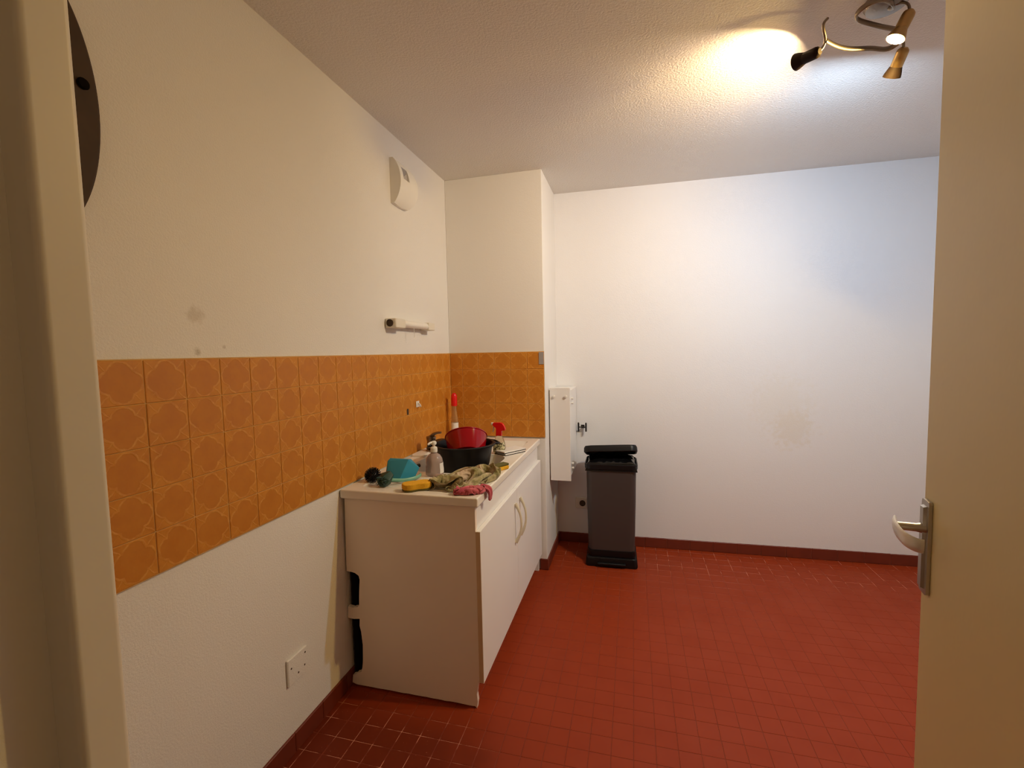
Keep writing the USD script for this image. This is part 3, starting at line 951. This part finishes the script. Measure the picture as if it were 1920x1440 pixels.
# ------------------------------------------------------------------ on the left wall
hk = thing('adhesive_hook', 'small white adhesive hook stuck on the ochre tiles', 'hook', (0.0078, 2.318, 1.121))
part(hk, 'plate', box(0, 0.004, -0.018, 0.018, -0.017, 0.017, 0.002), 'white_plastic', False)
part(hk, 'hook', tube(spline([(0.003, 0, 0.006), (0.014, 0, 0.0), (0.018, 0, -0.008), (0.016, 0, -0.014), (0.022, 0, -0.010)], 14), 0.004, 8), 'white_plastic', 40)
single('wall_plug', prism(Polygon(rrect(0.018, 0.032, 0.006)).buffer(0), 0.0016, 'x', 0.0076).apply_translation([0, 2.203, 1.093]), 'hole', 'small brown plugged hole in the tiles beside the white hook', 'wall plug')

sl = thing('strip_light', 'white tube light with a socket on its end block, fixed above the tiles', 'light fitting', (0, 0, 0))
part(sl, 'back_plate', box(0.0, 0.018, 2.02, 2.475, 1.538, 1.572, 0.003), 'aged_plastic', False)
blk = rbox(0.0, 0.061, 2.018, 2.118, 1.527, 1.574, 0.006)
b0 = part(sl, 'end_block', blk, 'aged_plastic', 35)
so = T(orient(lathe([(0, 0.002), (0.013, 0.002), (0.0145, 0.005), (0.0175, 0.005), (0.0175, 0.0), (0, 0.0)], 32), (0, -1, 0), (0.028, 2.0175, 1.551)), [0, 0, 0])
part(b0, 'socket', so, 'hole', 30, label='round socket on the end of the block')
part(sl, 'end_block', rbox(0.0, 0.058, 2.395, 2.475, 1.530, 1.573, 0.005), 'aged_plastic', 35)
part(sl, 'tube', tube([(0.036, 2.117, 1.552), (0.036, 2.25, 1.552), (0.036, 2.396, 1.552)], 0.0185, 24), 'white_plastic', 40, label='round diffuser tube')
part(sl, 'pull_cord', tube([(0.056, 2.215, 1.54), (0.0565, 2.215, 1.51), (0.056, 2.215, 1.485)], 0.0013, 6), 'white_plastic', 40)

vc = thing('vent_cover', 'white bow-fronted vent cover with a small grey window high on the left wall', 'vent cover')
zc, hz = 2.262, 0.116
zz = np.linspace(-1, 1, 49)
outl = [(0.0, zc - hz), (0.0, zc + hz)] + [(0.010 + 0.050 * (1 - q * q) ** 0.75, zc + hz * q) for q in zz[::-1]]
sec = to_man(prism(Polygon(outl), 0.22, 'y', 2.110))
plan = Polygon([(2.120, 2.152), (2.120, 2.372), (2.20, 2.378), (2.262, 2.368), (2.300, 2.335), (2.312, 2.285), (2.308, 2.225), (2.294, 2.180), (2.266, 2.154), (2.20, 2.148)]).buffer(0.012).buffer(-0.012)
body = sec ^ to_man(prism(plan, 0.3, 'x', -0.1))
win = to_man(box(0.043, 0.2, 2.152, 2.214, zc + 0.012, zc + 0.072))
part(vc, 'cover', to_tri(body - win), 'white_plastic', 30)
part(vc, 'window', box(0.030, 0.0445, 2.1525, 2.2135, zc + 0.0125, zc + 0.0715), 'grey_plastic', False, label='grey recessed window')
part(vc, 'window_lit_patch', prism([(2.1535, zc + 0.0135), (2.2125, zc + 0.0135), (2.2125, zc + 0.058)], 0.002, 'x', 0.0446), 'lit_triangle', False)  # triangle paints the light falling into the recess; no moving part

# painted-over blanking plate low on the left wall
bp = thing('wall_plate', 'painted-over square plate with screw holes low on the left wall', 'wall plate')
part(bp, 'plate', box(0.0, 0.010, 1.265, 1.362, 0.252, 0.347, 0.0025), 'wall_left', False)
for y, z in ((1.280, 0.312), (1.313, 0.276), (1.345, 0.283), (1.350, 0.327)):
    part(bp, 'screw_hole', orient(disc(0.0035, 0, 12), (1, 0, 0), (0.0103, y, z)), 'hole', False)

# oval plaque mostly hidden behind the jamb
t = np.linspace(0, 2 * PI, 96, endpoint=False)
pq = thing('wall_plaque', 'dark oval wooden plaque on the left wall, mostly behind the door jamb', 'plaque', (0, 0.646, 1.942))
ell = lambda a, b, x: np.c_[np.full(96, x), a * np.cos(t), b * np.sin(t)]
part(pq, 'board', loft([ell(0.148, 0.298, 0.001), ell(0.150, 0.30, 0.006), ell(0.150, 0.30, 0.020), ell(0.140, 0.29, 0.028)]), 'plaque', 40)
part(pq, 'knob', orient(lathe([(0, 0), (0.011, 0), (0.012, 0.004), (0.010, 0.007), (0, 0.008)], 24), (1, 0, 0), (0.0275, 0.115, 0.046)), 'matt_black', 40, label='small black knob')

# ------------------------------------------------------------------ pillar, back wall
single('corner_bracket', box(XP - 0.032, XP - 0.001, YC - 0.0105, YC - 0.0078, 1.318, 1.394, 0.0008), 'grey_plastic', 'small grey metal plate on the top outer tile of the duct', 'bracket')

bxw = thing('wall_box', 'white boxed-in panel with screw knobs fixed in the corner beside the duct', 'box')
part(bxw, 'carcass', box(XP + 0.0005, 0.770, 2.969, 3.285, 0.578, 1.143, 0.0015), 'laminate', False)
part(bxw, 'front_panel', box(XP + 0.008, 0.771, 2.950, 2.9685, 0.548, 1.161, 0.0015), 'laminate', False)
knob = lambda p, d: orient(lathe([(0, 0), (0.006, 0), (0.006, 0.004), (0.0085, 0.006), (0.0085, 0.013), (0, 0.0155)], 20), d, p)
for x in (0.668, 0.745):
    part(bxw, 'screw_knob', knob((x, 2.950, 1.105), (0, -1, 0)), 'white_plastic', 40)
for z in (1.085, 1.055, 0.650, 0.620):
    part(bxw, 'hinge_pin', knob((0.770, 3.02, z), (1, 0, 0)), 'white_plastic', 40)

yw = yb(0.82)
wk = thing('wall_hook', 'black metal H-shaped hook on the back wall above the bin', 'hook', (0.815, yw, 0.855))
part(wk, 'backplate', box(-0.012, 0.012, -0.004, 0.0, -0.012, 0.012, 0.001), 'black_metal', False)
part(wk, 'stem', tube([(0, -0.003, 0), (0, -0.02, 0), (0, -0.034, 0)], 0.004, 10), 'black_metal', 40)
part(wk, 'crossbar', tube([(-0.028, -0.036, 0), (0, -0.036, 0), (0.026, -0.036, 0)], 0.0038, 10), 'black_metal', 40)
for x, hh in ((-0.027, 0.033), (0.026, 0.032)):
    part(wk, 'prong', rbox(x - 0.0055, x + 0.0055, -0.044, -0.028, -hh, hh, 0.0035, 10), 'black_metal', 40)

ot = thing('wall_outlet', 'white wall socket low on the back wall, half hidden by the bin', 'socket', (0.798, yb(0.80), 0.294))
part(ot, 'plate', box(-0.040, 0.040, -0.011, 0.0, -0.040, 0.040, 0.003), 'aged_plastic', False)
part(ot, 'socket', orient(lathe([(0, 0.0), (0.019, 0.0), (0.0215, 0.003), (0.0215, -0.002), (0, -0.002)], 32), (0, -1, 0), (0.010, -0.0112, 0.0)), 'hole', 30, label='dark round socket')

# ------------------------------------------------------------------ the bin
bn = thing('pedal_bin', 'tall grey pedal bin with a black lid ajar and a black bag showing', 'bin', (1.023, 3.065, 0), 2)
W0, D0 = 0.295, 0.225
part(bn, 'base', cat(loft([ring(0.325, 0.262, 0.02, 0.001), ring(0.330, 0.266, 0.024, 0.010), ring(0.322, 0.258, 0.024, 0.052), ring(0.312, 0.248, 0.03, 0.060)]), loft([ring(0.296, 0.232, 0.03, 0.060), ring(0.306, 0.240, 0.03, 0.085), ring(0.302, 0.236, 0.03, 0.104)])), 'bin_black', 35, label='black foot of the bin')
part(bn, 'pedal', rbox(-0.09, 0.09, -0.152, -0.128, 0.020, 0.034, 0.006), 'bin_black', 40)
part(bn, 'body', loft([ring(W0 - 0.004, D0 - 0.004, 0.034, 0.100), ring(W0, D0, 0.036, 0.108), ring(W0 + 0.012, D0 + 0.012, 0.038, 0.40), ring(W0 + 0.018, D0 + 0.016, 0.038, 0.640)], cap=(True, False)), 'bin_grey', 35)
part(bn, 'rim', loft([ring(W0 + 0.022, D0 + 0.020, 0.038, 0.632), ring(W0 + 0.036, D0 + 0.034, 0.042, 0.640), ring(W0 + 0.038, D0 + 0.036, 0.042, 0.668), ring(W0 + 0.026, D0 + 0.024, 0.038, 0.672), ring(W0 + 0.010, D0 + 0.008, 0.034, 0.660)], cap=(False, False)), 'bin_black', 35)
# bag: puffed film over the opening
n_ = 60
gx, gy = np.meshgrid(np.linspace(-1, 1, n_), np.linspace(-1, 1, n_), indexing='ij')
edge = np.maximum(np.abs(gx), np.abs(gy))
q = np.stack([gx * 2.2, gy * 2.2, gx * 0], -1)
nz = meshkit.fbm(q + 4, 4, 5)
rid = 1 - np.abs(2 * meshkit.fbm(q * 1.3 + 8, 3, 9) - 1)
bz = 0.662 + 0.030 * (1 - edge ** 4) * (0.4 + nz) + 0.022 * rid * (1 - edge ** 3) - 0.035 * np.clip((edge - 0.93) / 0.07, 0, 1)
bp3 = np.stack([gx * (W0 + 0.030) / 2 * (1 + 0.03 * (nz - 0.5)), gy * (D0 + 0.028) / 2, bz], -1)
part(bn, 'bag', sheet(bp3, 0.001), 'bag', True, label='shiny black bin bag')
lid = loft([ring(0.330, 0.262, 0.040, 0.0), ring(0.338, 0.268, 0.044, 0.004), ring(0.336, 0.266, 0.044, 0.030), ring(0.322, 0.252, 0.040, 0.042), ring(0.27, 0.20, 0.03, 0.046)], cap=(False, True))
lid2 = loft([ring(0.330, 0.262, 0.040, 0.0), ring(0.316, 0.248, 0.036, 0.002), ring(0.312, 0.244, 0.036, 0.030), ring(0.2, 0.15, 0.03, 0.036)], cap=(False, True))
lid2.invert()
lid = cat(lid, lid2)
T(lid, [0, -0.134, 0])
lid.apply_transform(trimesh.transformations.rotation_matrix(math.radians(-17), [1, 0, 0]))
lid.apply_transform(trimesh.transformations.rotation_matrix(math.radians(-2.5), [0, 1, 0]))
part(bn, 'lid', T(lid, [0, 0.136, 0.676]), 'bin_black', 35, label='black lid standing slightly open')
part(bn, 'hinge', tube([(-0.10, 0.132, 0.674), (0, 0.132, 0.674), (0.10, 0.132, 0.674)], 0.008, 12), 'bin_black', 40)

# ------------------------------------------------------------------ ceiling spotlight
lp = thing('ceiling_spotlight', 'spiral brass ceiling spotlight with three adjustable heads, lit', 'ceiling lamp')
part(lp, 'canopy', T(lathe([(0, 0.0), (0.030, 0.0), (0.055, 0.006), (0.062, 0.018), (0.062, 0.028), (0, 0.028)][::-1], 48), [1.955, 1.815, 2.4715]), 'nickel', 40)
part(lp, 'arm', tube(spline([(1.962, 1.815, 2.475), (1.945, 1.760, 2.452), (1.875, 1.731, 2.448), (1.851, 1.760, 2.440), (1.900, 1.806, 2.432), (1.972, 1.838, 2.424), (2.036, 1.885, 2.412), (2.020, 1.918, 2.405), (1.960, 1.900, 2.400), (1.891, 1.882, 2.400), (1.827, 1.846, 2.400), (1.784, 1.809, 2.402)], 110), 0.0085, 12, 0.55, up=(0, 0, 1)), 'nickel', 40)


def spot(base, axis, stem, mat_body, mat_shade, light, strength, color, length=0.056, recess=0.008, rad=0.0235):
    axis = np.array(axis, float) / np.linalg.norm(axis)
    base = np.array(base, float)
    h = part(lp, 'spotlight_head', orient(lathe([(0, -0.008), (0.010, -0.008), (0.0165, -0.001), (0.0178, 0.006), (0.0178, length - 0.010), (0.0165, length - 0.006), (0, length - 0.006)], 32), axis, base), mat_body, 40)
    part(h, 'stem', tube(spline(stem, 20), 0.0045, 10), 'nickel', 40)
    part(h, 'shade', orient(lathe([(0.0168, length - 0.012), (0.0188, length - 0.008), (0.0252, length + 0.012), (0.0268, length + 0.020), (0.0255, length + 0.020), (0.0240, length + 0.012), (0.0172, length - 0.006), (0.0168, length - 0.012)], 40), axis, base), mat_shade, 40)
    em = emitter('bulb_' + light, color, strength)
    part(h, 'bulb', orient(disc(rad, 0, 32, 0.003), axis, base + axis * (length + 0.020 - recess)), em, True, label='glowing bulb')


spot((1.762, 1.814, 2.372), (-0.54, 0.69, 0.12), [(1.782, 1.795, 2.462), (1.770, 1.790, 2.425), (1.782, 1.810, 2.402), (1.774, 1.815, 2.380), (1.762, 1.814, 2.372)], 'bronze', 'bronze', 'ceiling', BULB['ceiling'], WARM, recess=0.020, rad=0.0175)
spot((2.0020, 1.7835, 2.4275), (-0.42, 0.06, -0.90), [(1.975, 1.805, 2.474), (1.993, 1.795, 2.468), (2.003, 1.784, 2.433)], 'brass', 'brass', 'left', BULB['left'], AMBER, recess=0.001)
spot((2.037, 1.885, 2.372), (-0.12, 0.64, -0.76), [(2.036, 1.888, 2.412), (2.037, 1.886, 2.395), (2.037, 1.885, 2.374)], 'brass', 'bronze', 'back', BULB['back'], COOL, recess=0.0005)
